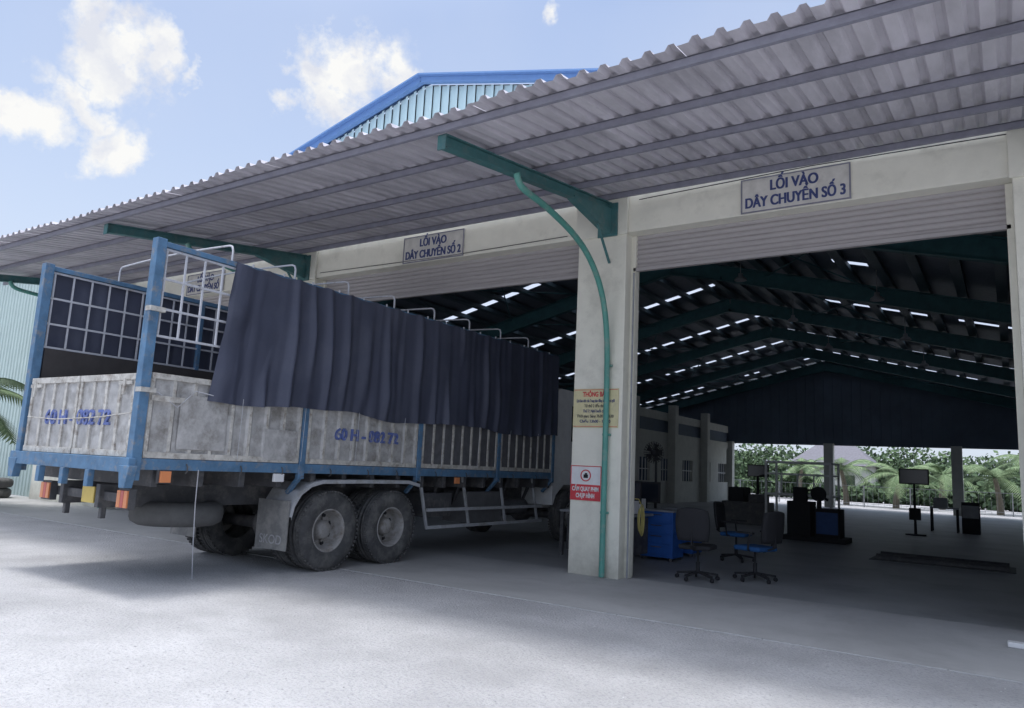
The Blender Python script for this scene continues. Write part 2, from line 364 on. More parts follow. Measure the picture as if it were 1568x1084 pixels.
for a,b in pill:
    xc=(a+b)/2+.12
    tz_=lambda y: cz(y)-.095
    p0=Vector((xc,5.72,tz_(5.72)-.06));p1=Vector((xc,YF-.05,tz_(YF)-.08))
    g.beam(p0,p1,.012,.13); g.beam(p0,p1,.11,.014,off=.068); g.beam(p0,p1,.11,.014,off=-.068)
    g.box(xc-.055,xc+.055,5.7,5.714,tz_(5.72)-.16,tz_(5.72))
    vs=[];
    for xx in (xc-.06,xc+.06):
        vs+=[(xx,8.5,tz_(8.5)-.15),(xx,YF-.052,4.98),(xx,YF-.052,tz_(YF)-.1),(xx,8.5,tz_(8.5)-.11)]
    g.add(vs,[(0,1,2,3),(7,6,5,4),(0,4,5,1),(3,2,6,7),(0,3,7,4),(1,5,6,2)])
    g.box(xc-.16,xc+.16,YF-.08,YF-.054,4.95,5.46)
    g.beam((xc+.05,9.2,5.02),(xc+.03,9.66,4.55),.03,.03)
    px=xc-.06+.12
    path=[(px,7.05,tz_(7.05)-.12),(px,7.19,4.86),(px,7.75,4.80),(px,8.35,4.69),(px,8.75,4.56),(px,9.03,4.40),(px,9.28,4.17),(px,9.45,3.9),(px,9.55,3.6),(px,9.61,3.2),(px,9.63,2.7),(px,9.635,1.6),(px,9.635,.02)]
    P=[Vector(p) for p in path]; sp=[]
    for i in range(len(P)-1):
        p_0=P[max(i-1,0)];p_1=P[i];p_2=P[i+1];p_3=P[min(i+2,len(P)-1)]
        for k in range(5):
            t=k/5; sp.append(.5*((2*p_1)+(p_2-p_0)*t+(2*p_0-5*p_1+4*p_2-p_3)*t*t+(-p_0+3*p_1-3*p_2+p_3)*t**3))
    sp.append(P[-1]); g2.tube(sp,.042,0,14)
    for z in (.9,2.0,3.0): g2.box(px-.055,px+.055,9.64,YF+.001,z-.015,z+.015)
g.obj('canopy_bracket_arm',[m_arm],B); g2.obj('canopy_drain_pipe',[m_pipe],B)
g=MB()
g.tube([(-4.52,YF+.12,.02),(-4.52,YF+.12,4.4)],.014,0,8)
g.tube([(-11.2,YF-.02,5.08),(-8,YF-.02,5.04),(-5.6,YF-.02,5.07)],.006,1,6)
g.tube([(-4.4,YF-.02,5.47),(-2,YF-.02,5.53),(1,YF-.02,5.49)],.007,1,6)
g.obj('wall_conduit',[m_grey,m_black],B)
g=MB()
for x in (-6,-2.6):
    for y in (14,20,26,32):
        zz=rz(x)-.9
        g.tube([(x,y,rz(x)),(x,y,zz+.15)],.012,0,6); g.lathe((x,y,zz),(0,0,1),[(-.0,.17),(.05,.16),(.12,.07),(.2,.06),(.2,0)],0,16)
g.obj('high_bay_lamp',[m_grey],B)
# signs
m_scream=mat('sign_cream',(.66,.64,.6),.6,var=.08,dirt=(.52,.5,.46),dscale=5,dlo=.5,dhi=.8)
def entrance(xc,num):
    e=empty('entrance_sign',(xc,YF-.012,5.25))
    g=MB(); g.box(-.69,.69,-.01,.012,-.24,.24,0)
    for a in (-.69,.67): g.box(a,a+.02,-.016,-.0105,-.24,.24,1)
    for a in (-.24,.222): g.box(-.669,.669,-.016,-.0105,a,a+.018,1)
    g.obj('board',[m_scream,m_purlin],e)
    for dx in (-.005,.005):
        text('line_1','LỐI VÀO',.2,face_negY(dx,-.014-dx*.05,.1),m_navy,e,.6,.003)
        text('line_2','DÂY CHUYỀN SỐ '+num,.2,face_negY(dx,-.014-dx*.05,-.11),m_navy,e,1.25,.003)
entrance(-2.21,'3'); entrance(-8.33,'2'); entrance(-15,'1')
e=empty('notice_sign',(-5.02,YF-.012,2.385))
g=MB(); g.box(-.365,.365,-.008,.01,-.285,.285,0)
for (a,b,c,d) in ((-.355,.355,.265,.272),(-.355,.355,-.272,-.265)): g.box(a,b,-.01,-.0085,c,d,1)
g.obj('board',[m_yellow,m_red],e)
text('title','THÔNG BÁO',.1,face_negY(0,-.011,.2),m_red,e,.42,.003)
for i,t in enumerate(['Lịch làm việc của Trung tâm đăng kiểm xe cơ giới','Từ thứ 2 đến thứ 6','Thứ 7: Nghỉ buổi chiều','Thời gian: Sáng 7h30 - 11h30','Chiều 13h00 - 16h30']):
    text('row_%d'%i,t,.06,face_negY(0,-.011,.105-i*.075),m_navy if i%2==0 else m_dgrey,e,[.62,.36,.4,.6,.5][i],.001)
e=empty('no_filming_sign',(-5.14,YF-.012,1.295))
g=MB(); g.box(-.25,.25,-.008,.01,-.25,.25,0); g.box(-.247,.247,-.012,-.0085,-.247,-.02,1)
for (a,b,c,d) in ((-.25,.25,.238,.25),(-.25,-.238,-.018,.237),(.238,.25,-.018,.237)): g.box(a,b,-.012,-.0085,c,d,1)
g.lathe((0,-.01,.11),(0,-1,0),[(0,.085),(.006,.085),(.006,.07),(0,.07)],1,28,False)
g.box(-.035,.035,-.014,-.0085,.075,.125,2); g.box(-.015,.02,-.014,-.0085,.126,.145,2)
g.obj('board',[m_white,m_red,m_black],e)
text('line_1','CẤM QUAY PHIM',.085,face_negY(0,-.015,-.085),m_white,e,.43,.003)
text('line_2','CHỤP HÌNH',.085,face_negY(0,-.015,-.18),m_white,e,.3,.003)
# ------------------------------------------------------------------ neighbouring shed
S=empty('neighbouring_shed_building')
g=MB(); x=-60
m_shed=mat('pale_green_cladding',(.52,.62,.59),.6,var=.06,scale=1.5)
while x<-22.2:
    b=min(x+.2,-22.2)
    g.add([(x,10.05,0),(x+.14,10.05,0),(x+.14,10.05,6.6),(x,10.05,6.6)],[(0,1,2,3)])
    g.add([(x+.14,10.05,0),(x+.155,10.02,0),(x+.155,10.02,6.6),(x+.14,10.05,6.6)],[(0,1,2,3)])
    g.add([(x+.155,10.02,0),(x+.185,10.02,0),(x+.185,10.02,6.6),(x+.155,10.02,6.6)],[(0,1,2,3)])
    g.add([(x+.185,10.02,0),(x+.2,10.05,0),(x+.2,10.05,6.6),(x+.185,10.02,6.6)],[(0,1,2,3)])
    x+=.2
g.box(-60,-22.2,10.06,30,0,6.6)
g.obj('walls',[m_shed],S)
g=MB(); g.box(-60.2,-22.1,9.95,30.2,6.6,6.75); g.obj('roof_edge',[m_bluetrim],S)
# ------------------------------------------------------------------ truck
T=empty('cargo_truck')
m_gate=mat('galvanised_gate_sheet',(.43,.42,.41),.6,metal=.0,var=.25,scale=7,bump=.7,bscale=9,dirt=(.22,.205,.185),dscale=3.6,dlo=.48,dhi=.68)
m_rib=mat('gate_rib',(.52,.5,.46),.6,var=.28,scale=10,dirt=(.24,.2,.165),dscale=9,dlo=.5,dhi=.68)
m_tblue=mat('truck_blue_paint',(.085,.18,.3),.6,var=.25,scale=6,dirt=(.25,.235,.22),dscale=9,dlo=.53,dhi=.72)
m_bar=mat('cage_bar',(.52,.53,.57),.5,var=.12,scale=9,dirt=(.3,.28,.27),dscale=9,dlo=.52,dhi=.72)
m_tarp=mat('tarpaulin',(.055,.062,.097),.6,var=.15,scale=1.2,dirt=(.08,.087,.122),dscale=2.2,dlo=.48,dhi=.8,bump=.25,bscale=5)
m_rub=mat('tyre_rubber',(.07,.07,.072),.85,var=.2,scale=7,dirt=(.18,.175,.165),dscale=5,dlo=.45,dhi=.75,bump=.3,bscale=30)
m_rim=mat('wheel_rim',(.33,.32,.31),.6,var=.2,scale=7,dirt=(.17,.145,.12),dscale=6,dlo=.48,dhi=.68)
m_fend=mat('fender_metal',(.42,.43,.45),.5,var=.15,scale=7,dirt=(.27,.26,.24),dscale=5,dlo=.48,dhi=.68)
X0,X1=-10.1,-7.6; TY0,TY1=4.28,12.9; FZ=1.36; GZ=2.3; TZ=3.74
posts=[TY0+.05,6.52,8.8,10.95,TY1-.05]
g=MB()
g.box(X0+.02,X1-.02,TY0+.06,TY1,FZ-.05,FZ+.0,1)
g.box(X1-.03,X1+.03,TY0+.02,TY1,FZ-.09,FZ+.03,0); g.box(X0-.03,X0+.03,TY0+.02,TY1,FZ-.09,FZ+.03,0)
g.box(X0-.08,X1+.08,TY0-.06,TY0+.02,FZ-.12,FZ+.03,0)
for x in (X0,X1):
    g.box(x-.055,x+.055,TY0-.02,TY0+.09,FZ-.2,TZ+.02,0)
    vs=[(x-.09,TY0-.07,FZ-.05),(x+.12,TY0-.07,FZ-.05),(x+.06,TY0-.07,FZ-.28),(x-.04,TY0-.07,FZ-.28)]
    vs+=[(a,TY0+.02,c) for a,b,c in vs]
    g.add(vs,[(0,3,2,1),(4,5,6,7),(0,1,5,4),(1,2,6,5),(2,3,7,6),(3,0,4,7)],0)
for x in (-9.4,-8.85,-8.3):
    g.box(x-.04,x+.04,TY0-.075,TY0-.005,FZ-.3,FZ-.121,0)
for x in (X0,X1):
    for y in posts[1:]:
        s=1 if x==X1 else -1
        g.box(x-.03,x+.04,y-.045,y+.045,FZ-.16,GZ+.03,0)
        g.box(x-.028,x+.028,y-.03,y+.03,GZ,TZ-.02,0)
        g.beam((x+.04*s,y-.0,FZ-.1),(x-.2*s,y,FZ-.35),.06,.05,0)
for x in (X0,X1): g.box(x-.03,x+.03,TY0+.09,TY1,TZ-.06,TZ,0)
g.box(X0,X1,TY1-.06,TY1,TZ-.06,TZ-.003,0)
g.obj('bed_frame',[m_tblue,m_dgrey],T,bevel=.006)
g=MB()
for xi,x in enumerate((X0,X1)):
    s=1 if x==X1 else -1
    ps=[TY0+.09]+[p for p in posts[1:]]
    for i in range(4):
        a=ps[i]+(.06 if i else .02); b=ps[i+1]-.06
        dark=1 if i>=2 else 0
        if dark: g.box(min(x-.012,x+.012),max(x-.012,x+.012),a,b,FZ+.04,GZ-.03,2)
        else: g.box(min(x-s*.01,x+s*.008),max(x-s*.01,x+s*.008),a,b,FZ+.04,GZ-.03,0)
        xo=x+s*.03
        g.box(min(x-.02*s,xo+.006*s),max(x-.02*s,xo+.006*s),a,b,GZ-.06,GZ,1)
        g.box(min(x-.02*s,xo),max(x-.02*s,xo),a,b,FZ+.035,FZ+.1,1)
        n=max(3,int(round((b-a)/(.27))))
        for k in range(n+1):
            yy=a+.022+(b-a-.044)*k/n
            hw=.021
            g.box(min(x,xo),max(x,xo),yy-hw,yy+hw,FZ+.1,GZ-.061,1)
            if not dark:
                for q in (-1,1):
                    vs=[(xo-.001*s,yy+q*hw,FZ+.1),(x+.0085*s,yy+q*(hw+.022),FZ+.1),(x+.0085*s,yy+q*(hw+.022),GZ-.061),(xo-.001*s,yy+q*hw,GZ-.061)]
                    g.add(vs,[(0,1,2,3)],0)
g.box(X1+.0305,X1+.036,4.75,5.35,1.5,2.1,0); g.box(X1+.0305,X1+.036,5.9,6.4,1.42,1.8,0)
yt=TY0+.04
g.box(X0+.09,X1-.09,yt-.014,yt+.02,FZ+.04,GZ-.04,0)
for (a,b) in ((X0+.09,(X0+X1)/2-.015),((X0+X1)/2+.015,X1-.09)):
    g.box(a,b,yt-.04,yt-.001,GZ-.09,GZ-.02,1); g.box(a,b,yt-.04,yt-.001,FZ+.035,FZ+.1,1)
    for k in range(5):
        xx=a+.025+(b-a-.05)*k/4; g.box(xx-.025,xx+.025,yt-.034,yt-.0015,FZ+.1,GZ-.091,1)
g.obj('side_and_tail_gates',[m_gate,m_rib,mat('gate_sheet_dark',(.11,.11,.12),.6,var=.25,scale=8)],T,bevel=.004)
g=MB()
for x in (X0+.25,X1-.25): g.box(x-.13,x+.13,yt-.06,yt-.041,GZ-.14,GZ-.1,0); g.box(x-.02,x+.02,yt-.075,yt-.05,GZ-.25,GZ-.08,0)
g.box(X1+.037,X1+.06,TY0+.12,TY0+.5,GZ-.3,GZ-.24,0); g.box(X1-.02,X1+.09,TY0-.03,TY0+.14,GZ-.22,GZ-.17,0); g.box(X1-.02,X1+.09,TY0-.03,TY0+.14,2.95,3.0,0)
for y in posts[1:4]: g.box(X1+.041,X1+.06,y-.07,y+.07,GZ-.12,GZ-.08,0)
g.tube([(X0+.1,yt-.04,FZ+.45),(-9.3,yt-.045,FZ+.42),(-8.3,yt-.045,FZ+.45),(X1-.1,yt-.04,FZ+.5)],.006,0,6)
for y in (4.9,5.6,6.2,7.0,7.7,8.3,9.2,10,10.6,11.4,12.2):
    g.tube([(X1+.035,y,FZ-.02),(X1+.06,y,FZ-.05),(X1+.06,y,FZ-.1),(X1+.03,y,FZ-.12)],.007,1,6)
g.obj('latches',[m_rib,m_dgrey],T)
g=MB()
for x in (X0,X1):
    for z in (2.7,3.0,3.33,3.66): g.box(x-.012,x+.012,TY0+.09,TY1-.06,z-.012,z+.012)
    y=TY0+.13
    while y<TY1-.1:
        g.box(x-.0105,x+.0105,y-.009,y+.009,2.7,3.66); y+=.235
for z in (2.7,3.0,3.33,3.66): g.box(X0+.03,X1-.03,TY1-.045,TY1-.02,z-.014,z+.014)
g.obj('cage_bars',[m_bar],T)
g=MB(); y=5.22
while y<12.7:
    a,b=X0,X1; h=TZ+.2; pth=[(a,y,TZ-.02),(a,y,h-.07),(a+.02,y,h-.02),(a+.07,y,h)]
    pth+=[(a+.07+(b-a-.14)*k/6,y,h+.03*math.sin(math.pi*k/6)) for k in range(1,6)]
    pth+=[(b-.07,y,h),(b-.02,y,h-.02),(b,y,h-.07),(b,y,TZ-.02)]
    g.tube(pth,.013,0,8); y+=.94
g.obj('roof_hoops',[m_bar],T)
def tarp(x,s,y0,y1,z0,z1,amp,name,gather=True):
    ny,nz_=900,36; vs=[];fs=[]
    for i in range(ny+1):
        t=i/ny; y=y0+(y1-y0)*t
        for j in range(nz_+1):
            q=j/nz_; fall=(1-q)
            g_=1+1.7*math.exp(-(y-y0)/.45) if gather else 1
            yy=y+.14*fall*noise.noise(Vector((y*1.1,fall*1.2,2.2)))
            ph=noise.noise(Vector((yy*.8,0,3.1)))*5
            n1=noise.noise(Vector((yy*2.4,fall*.4,1.7)))
            n2=noise.noise(Vector((yy*7.5,fall*.6,9.2)))
            n3=noise.noise(Vector((y*1.0-fall*.8,fall*1.0,5.5)))
            n4=noise.noise(Vector((y*4+fall*2,fall*4,15.5)))
            sag=abs(math.sin(math.pi*(y-y0)/.47))
            pleat=(.5+.5*math.cos(yy*2*math.pi/.36+ph))**3
            msk=max(0,min(1,.45+1.6*noise.noise(Vector((yy*1.9,fall*1.1,8.8)))))
            d=amp*g_*(pleat*msk*1.0*(.35+.65*fall**.8)+n1*.8*(.3+.7*fall)+n2*.3*(.6+.4*fall)+n3*.5*fall+n4*.14)
            xx=x+s*(.062+d*.95+.02*fall)
            if xx*s<x*s+.047: xx=x+s*(.047+.004*n2)
            zb=z0+.03*math.sin(y*2.1)+.05*noise.noise(Vector((y*1.3,0,7)))-.01*pleat*msk
            zt=z1-.035*sag
            lean=-.2*fall*math.exp(-(y-y0)/.5) if gather else 0
            vs.append((xx,y+lean+.012*n1,zb+(zt-zb)*q))
    w_=nz_+1
    for i in range(ny):
        for j in range(nz_): fs.append((i*w_+j,(i+1)*w_+j,(i+1)*w_+j+1,i*w_+j+1))
    g=MB(); g.add(vs,fs,0,True); return g.obj(name,[m_tarp],T)
tarp(X1,1,5.26,TY1-.02,2.08,TZ-.0,.08,'side_tarpaulin')
tarp(X0,-1,TY0+.12,TY1-.02,2.06,TZ-.0,.03,'far_side_tarpaulin',False)
g=MB(); g.box(X0+.03,X1-.03,TY1-.018,TY1-.004,FZ,TZ-.06)
g.obj('headboard',[m_tarp],T)
g=MB()
for xx in (X0+.035,): g.box(xx,xx+.008,TY0+.11,TY1-.1,GZ,2.68)
g.obj('inner_lining',[mat('dark_board',(.05,.045,.045),.8)],T)
g=MB(); y=5.5
while y<12.8:
    g.tube([(X1+.1,y,2.12),(X1+.075,y+.02,1.95),(X1+.05,y+.03,1.42)],.003,0,5); y+=.95
y=5.5
while y<12.8:
    g.lathe((X1+.03,y,TZ+.005),(0,0,1),[(-.02,.012),(.02,.012)],0,8); y+=.47
g.tube([(X1+.04,5.05,FZ-.08),(X1-.1,5.15,.9),(-7.85,5.28,.4),(-7.98,5.4,.02)],.006,0,6)
g.tube([(X1+.05,4.45,2.1),(X1+.06,4.7,1.95),(X1+.06,4.9,2.15),(X1+.07,5.3,2.1)],.005,0,6)
g.obj('tie_ropes',[m_bar],T)
m_num=mat('painted_blue_number',(.1,.14,.36),.6,var=.35,scale=20,dirt=(.33,.32,.33),dscale=16,dlo=.53,dhi=.66)
text('side_number','60 H - 082 72',.22,face_posX(X1+.0205,7.68,1.8),m_num,T,1.25,.006,.0115)
text('tail_number','60 H - 082 72',.23,face_negY(-8.85,yt-.025,1.8),m_num,T,1.45,.005,.0105)
def wheel(g,x,y,s,dual=True):
    Rr=.525
    def tyre(xc,wd=.28):
        h=wd/2
        pr=[(-h*.8,.27),(-h*.98,.33),(-h,.40),(-h*.95,.46),(-h*.8,.507),(-h*.6,Rr)]
        pr+= [(-h*.5,Rr),(-h*.5,Rr-.015),(-h*.42,Rr-.015),(-h*.42,Rr),(-.02,Rr),(-.02,Rr-.015),(.02,Rr-.015),(.02,Rr),(h*.42,Rr),(h*.42,Rr-.015),(h*.5,Rr-.015),(h*.5,Rr)]
        pr+=[(h*.6,Rr),(h*.8,.507),(h*.95,.46),(h,.40),(h*.98,.33),(h*.8,.27)]
        g.lathe((xc,y,Rr),(1,0,0),pr,0,56)
        for k in range(56):
            t=2*math.pi*k/56
            for q in (-1,1):
                Mx=Matrix.Translation((xc+q*h*.78,y+math.sin(t)*.513,Rr+math.cos(t)*.513))@Matrix.Rotation(-t,4,'X')
                g.obox(Mx,h*.34,.03,.022,0)
    tyre(x-.14*s)
    if dual: tyre(x-.48*s)
    c=(x-.14*s,y,Rr)
    if dual: pr=[(.12,.285),(.13,.275),(.11,.262),(.05,.25),(-.04,.24),(-.09,.215),(-.10,.15),(-.09,.13),(-.02,.125),(.03,.115),(.05,.09),(.05,.0)]
    else: pr=[(.12,.285),(.13,.275),(.1,.262),(.06,.25),(.1,.2),(.12,.15),(.15,.13),(.19,.11),(.21,.08),(.21,0)]
    g.lathe(c,(s,0,0),pr,1,40)
    for k in range(10):
        t=2*math.pi*k/10; a=-.075 if dual else .13
        cc=Vector(c)+Vector((s*(a-.01),math.cos(t)*.155,math.sin(t)*.155))
        g.lathe(cc,(s,0,0),[(0,.017),(.035,.017),(.035,0)],1,6,False)
    for k in range(8):
        t=2*math.pi*(k+.5)/8; a=-.088 if dual else .085
        cc=Vector(c)+Vector((s*(a),math.cos(t)*.2,math.sin(t)*.2))
        g.lathe(cc,(s,0,0),[(0.0,.03),(.012,.03),(.012,0)],2,12,False)  # rim holes are not cut; their shade is painted as black discs
g=MB()
for y in (7.1,8.3):
    wheel(g,X1+.02,y,1); wheel(g,X0-.02,y,-1)
wheel(g,X1-.0,13.75,1,False); wheel(g,X0+.0,13.75,-1,False)
g.obj('wheels',[m_rub,m_rim,m_black],T)
g=MB()
for x in (-9.25,-8.45): g.box(x-.04,x+.04,TY0+.15,15.2,.82,1.08,0)
y=4.6
while y<13: g.box(X0+.05,X1-.05,y-.04,y+.04,1.09,FZ-.055,0); y+=.55
for y in (7.1,8.3,13.75):
    g.tube([(-9.8,y,.52),(-9.1,y,.52),(-8.9,y,.52),(-8.8,y,.52),(-8.6,y,.52),(-7.9,y,.52)],[.08,.09,.22,.22,.09,.08],0,14)
for x in (-9.3,-8.4): 
    for k in range(6): g.beam((x,7.2-.0+k*.05,.62+k*.03),(x,8.2-k*.05,.62+k*.03),.08,.026,0)
    g.box(x-.06,x+.06,7.6,7.8,.5,.9,0)
g.tube([(-8.85,8.4,.75),(-8.85,13,.85)],.06,0,12)
g.box(-8.25,-7.72,10.3,11.35,.5,1.02,1)
g.tube([(-8.05,11.6,.72),(-8.05,12.5,.72)],.16,1,16); g.tube([(-9.65,9.6,.72),(-9.65,11,.72)],.26,1,16)
g.box(-8.2,-7.75,9.2,9.9,.62,1.0,0)
for y in (9.5,10.1,11.5,12.3): g.beam((X1-.12,y,1.25),(X1-.5,y+.25,.75),.05,.05,0)
g.box(-9.9,-9.3,11.5,12.4,.55,1.0,0)
g.box(-9.75,-7.85,TY0+.2,TY0+.27,.9,1.0,0); 
for x in (-9.25,-8.45): g.box(x-.03,x+.03,TY0+.2,TY0+.26,.7,.9,0)
g.obj('chassis',[m_dgrey,mat('tank_grey',(.12,.12,.125),.5,var=.2,scale=5)],T,bevel=.008)
g=MB(); g.lathe((-8.5,5.45,.74),(0,0,1),[(-.1,.28),(-.14,.34),(-.14,.44),(-.1,.51),(-.05,.53),(.05,.53),(.1,.51),(.14,.44),(.14,.34),(.1,.28)],0,44)
g.lathe((-8.5,5.45,.74),(0,0,1),[(-.1,.28),(-.08,.26),(.02,.2),(.04,0)],1,30)
g.tube([(-8.5,5.45,.78),(-8.5,5.45,1.1)],.03,1,8)
g.obj('spare_wheel',[mat('dusty_rubber',(.1,.1,.1),.85,var=.2,scale=5),m_rim],T)
g=MB()
for s,x in ((1,X1),(-1,X0)):
    pts=[(6.42,.72),(6.46,.9),(6.56,1.05),(6.72,1.15),(6.9,1.19),(7.7,1.2),(8.6,1.2),(8.85,1.15)]
    for (ya,za),(yb,zb) in zip(pts,pts[1:]):
        xi=x-.55*s; xo=x+.04*s
        g.add([(xi,ya,za),(xo,ya,za),(xo,yb,zb),(xi,yb,zb)],[(0,1,2,3)],0,True)
        g.add([(xo,ya,za),(xo,ya-.0,za-.05),(xo,yb,zb-.05),(xo,yb,zb)],[(0,1,2,3)],0,True)
    g.box(min(x-.6*s,x),max(x-.6*s,x),6.40,6.415,.3,.92,1)
    for z in (.45,.72): g.box(x-.06 if s>0 else x+.02,x-.02 if s>0 else x+.06,9.15,12.6,z,z+.05,0)
    for y in (9.2,10.3,11.4,12.5):
        g.beam((x-.07*s,y,.45),(x-.07*s,y-.25,1.28),.035,.04,0)
g.obj('fenders_and_guards',[m_fend,mat('mudflap_rubber',(.2,.2,.2),.8,var=.2,scale=6,dirt=(.3,.29,.27),dscale=6)],T)
text('flap_letters','SKOD',.16,face_negY(-7.9,6.395,.42),mat('faded_letter',(.36,.36,.37),.7,var=.3,scale=15),T,.42,.001,.001)
g=MB()
for x in (-9.55,-7.86):
    g.box(x-.11,x+.11,TY0+.12,TY0+.198,.84,1.06,3)
    g.box(x-.1,x-.035,TY0+.1,TY0+.121,.86,1.04,0); g.box(x-.03,x+.03,TY0+.1,TY0+.121,.86,1.04,1); g.box(x+.035,x+.1,TY0+.1,TY0+.121,.86,1.04,0)
g.box(-8.82,-8.56,TY0+.17,TY0+.19,.86,1.04,2)
g.box(X1+.031,X1+.06,4.6,4.72,FZ-.22,FZ-.1,0); g.box(X1-.0,X1+.03,4.58,4.74,FZ-.23,FZ-.09,3)
for y in (6.1,): g.box(X1+.0,X1+.05,y,y+.14,FZ-.2,FZ-.1,4)
g.box(X1+.03,X1+.06,9.7,9.82,FZ-.2,FZ-.1,0)
g.obj('lights_and_plate',[m_orange,m_redlens,m_plate,m_dgrey,m_white],T,bevel=.004)
g=MB()
def cabprof(x0,x1,mi):
    pr=[(13.05,.75),(13.05,3.0),(13.25,3.12),(14.85,3.1),(15.05,2.95),(15.3,1.95),(15.35,.6),(14.4,.6),(14.3,.95),(14.0,1.15),(13.5,1.15),(13.2,.95),(13.1,.75)]
    n=len(pr); vs=[(x0,a,b) for a,b in pr]+[(x1,a,b) for a,b in pr]
    g.add(vs,[tuple(range(n)),tuple(range(2*n-1,n-1,-1))]+[(i,i+n,(i+1)%n+n,(i+1)%n) for i in range(n)],mi)
cabprof(X0+.08,X1-.08,0)
for x,s in ((X1-.08,1),(X0+.08,-1)):
    g.box(min(x,x+.006*s),max(x,x+.006*s),13.75,14.85,2.05,2.8,1)
    g.box(min(x,x+.2*s),max(x,x+.2*s),15.0,15.04,2.1,2.6,2)
g.obox(Matrix.Translation((-8.85,15.2,2.45))@Matrix.Rotation(math.radians(14),4,'X'),2.1,.02,.85,1)
g.box(-9.9,-7.8,15.3,15.5,.5,.85,2)
g.obj('cab',[m_white,m_screen,m_dgrey],T,bevel=.03)
# ------------------------------------------------------------------ interior objects
def office_chair(x,y,rz_,seatmat,arms=True):
    e=empty('office_chair',(x,y,.007),rz_)
    g=MB()
    for k in range(5):
        t=2*math.pi*k/5
        d=Vector((math.cos(t),math.sin(t),0))
        g.beam(d*.03+Vector((0,0,.11)),d*.3+Vector((0,0,.075)),.045,.03,0)
        g.lathe(d*.3+Vector((-d.y*.02,d.x*.02,.03)),(-d.y,d.x,0),[(-.03,0),(-.03,.03),(.0,.03),(0,0)],0,12)
    g.tube([(0,0,.09),(0,0,.25),(0,0,.251),(0,0,.43)],[.03,.03,.018,.018],0,10)
    g.obj('base',[m_black],e)
    g=MB()
    g.box(-.23,.23,-.22,.23,.43,.5,0); g.obj('seat',[seatmat],e,bevel=.03)
    g=MB(); vs=[];fs=[]
    for i in range(9):
        a=-1+2*i/8
        for j in range(9):
            q=j/8; hw=.24*(1-.12*(2*q-1)**2)
            for dd in (0,.05): vs.append((a*hw,.25+.05*q-.06*(1-a*a)*-1*.6+dd,.56+.46*q-.03*a*a*(q>.9)))
    idx=lambda i,j,k:(i*9+j)*2+k
    for i in range(8):
        for j in range(8):
            fs.append((idx(i,j,0),idx(i+1,j,0),idx(i+1,j+1,0),idx(i,j+1,0))); fs.append((idx(i,j,1),idx(i,j+1,1),idx(i+1,j+1,1),idx(i+1,j,1)))
    for i in range(8):
        fs.append((idx(i,0,0),idx(i,0,1),idx(i+1,0,1),idx(i+1,0,0))); fs.append((idx(i,8,0),idx(i+1,8,0),idx(i+1,8,1),idx(i,8,1)))
        fs.append((idx(0,i,0),idx(0,i+1,0),idx(0,i+1,1),idx(0,i,1))); fs.append((idx(8,i,0),idx(8,i,1),idx(8,i+1,1),idx(8,i+1,0)))
    g.add(vs,fs,0,True); g.obj('backrest',[m_black],e)
    g=MB(); g.beam((0,.15,.42),(0,.33,.5),.06,.015,0); g.beam((0,.33,.5),(0,.33,.75),.06,.015,0)
    if arms:
        for s in (-1,1):
            g.tube([(s*.2,.05,.44),(s*.28,.08,.46),(s*.29,.1,.62),(s*.28,.12,.68)],.014,0,8); g.box(s*.28-.03,s*.28+.03,-.1,.17,.68,.705,0)
    g.obj('arms',[m_black],e)
m_seatblue=mat('blue_fabric',(.02,.1,.28),.9)
office_chair(-3.8,10.65,math.radians(185),m_black,False)
office_chair(-3.17,11.3,math.radians(250),m_seatblue)
office_chair(-4.15,13.6,math.radians(90),m_seatblue)
def cabinet(x,y):
    e=empty('blue_tool_cabinet',(x,y,.007)); g=MB()
    g.box(-.3,.3,-.25,.25,.05,.82,0); g.box(-.32,.32,-.27,.27,.82,.85,1)
    for k in range(4): g.box(-.27,.27,-.262,-.251,.1+.18*k,.26+.18*k,0); g.box(-.1,.1,-.275,-.263,.22+.18*k,.235+.18*k,2)
    for a in (-.25,.25):
        for b in (-.2,.2): g.box(a-.03,a+.03,b-.03,b+.03,0,.05,2)
    g.obj('body',[m_bluecab,m_grey,m_dgrey],e,bevel=.006)
cabinet(-5.15,12.6); cabinet(-5.2,13.7)
e=empty('control_desk',(-5.9,11.9,.007)); g=MB()
g.box(-.7,.7,-.4,1.5,.74,.78,0)
for a in (-.66,.66):
    for b in (-.36,1.46): g.box(a-.03,a+.03,b-.03,b+.03,0,.74,1)
g.box(-.6,.6,-.3,.5,.1,.7,1)
g.obj('table',[m_grey,m_dgrey],e,bevel=.005)
g=MB()
for (x,y) in ((.35,0),(.4,.7)):
    g.box(x-.3,x+.3,y,y+.03,.95,1.32,0); g.box(x-.27,x+.27,y-.004,y-.001,.98,1.29,1); g.box(x-.04,x+.04,y+.03,y+.06,.79,1.1,0); g.box(x-.15,x+.15,y-.05,y+.12,.781,.795,0)
g.box(.1,.5,.35,.55,.79,1.02,2); g.box(.42,.66,-.35,-.1,.79,1.0,2)
g.obj('monitors',[m_black,m_screen,m_white],e,bevel=.004)
e=empty('pedestal_fan',(-5.45,13.0,.007)); g=MB()
g.lathe((0,0,0),(0,0,1),[(0,.22),(.03,.22),(.05,.03),(1.7,.02)],0,20)
g.lathe((0,-.1,1.85),(0,1,0),[(.07,.08),(.18,.06),(.18,0)],0,20); g.lathe((0,-.1,1.85),(0,1,0),[(-.05,0),(-.05,.05),(-.02,.05)],0,16)
for r in (.05,.08,.11,.14,.17,.195): g.lathe((0,-.1,1.85),(0,1,0),[(-.045+r*.12,r-.003),(-.045+r*.12,r+.003),(-.04+r*.12,r)],0,28)
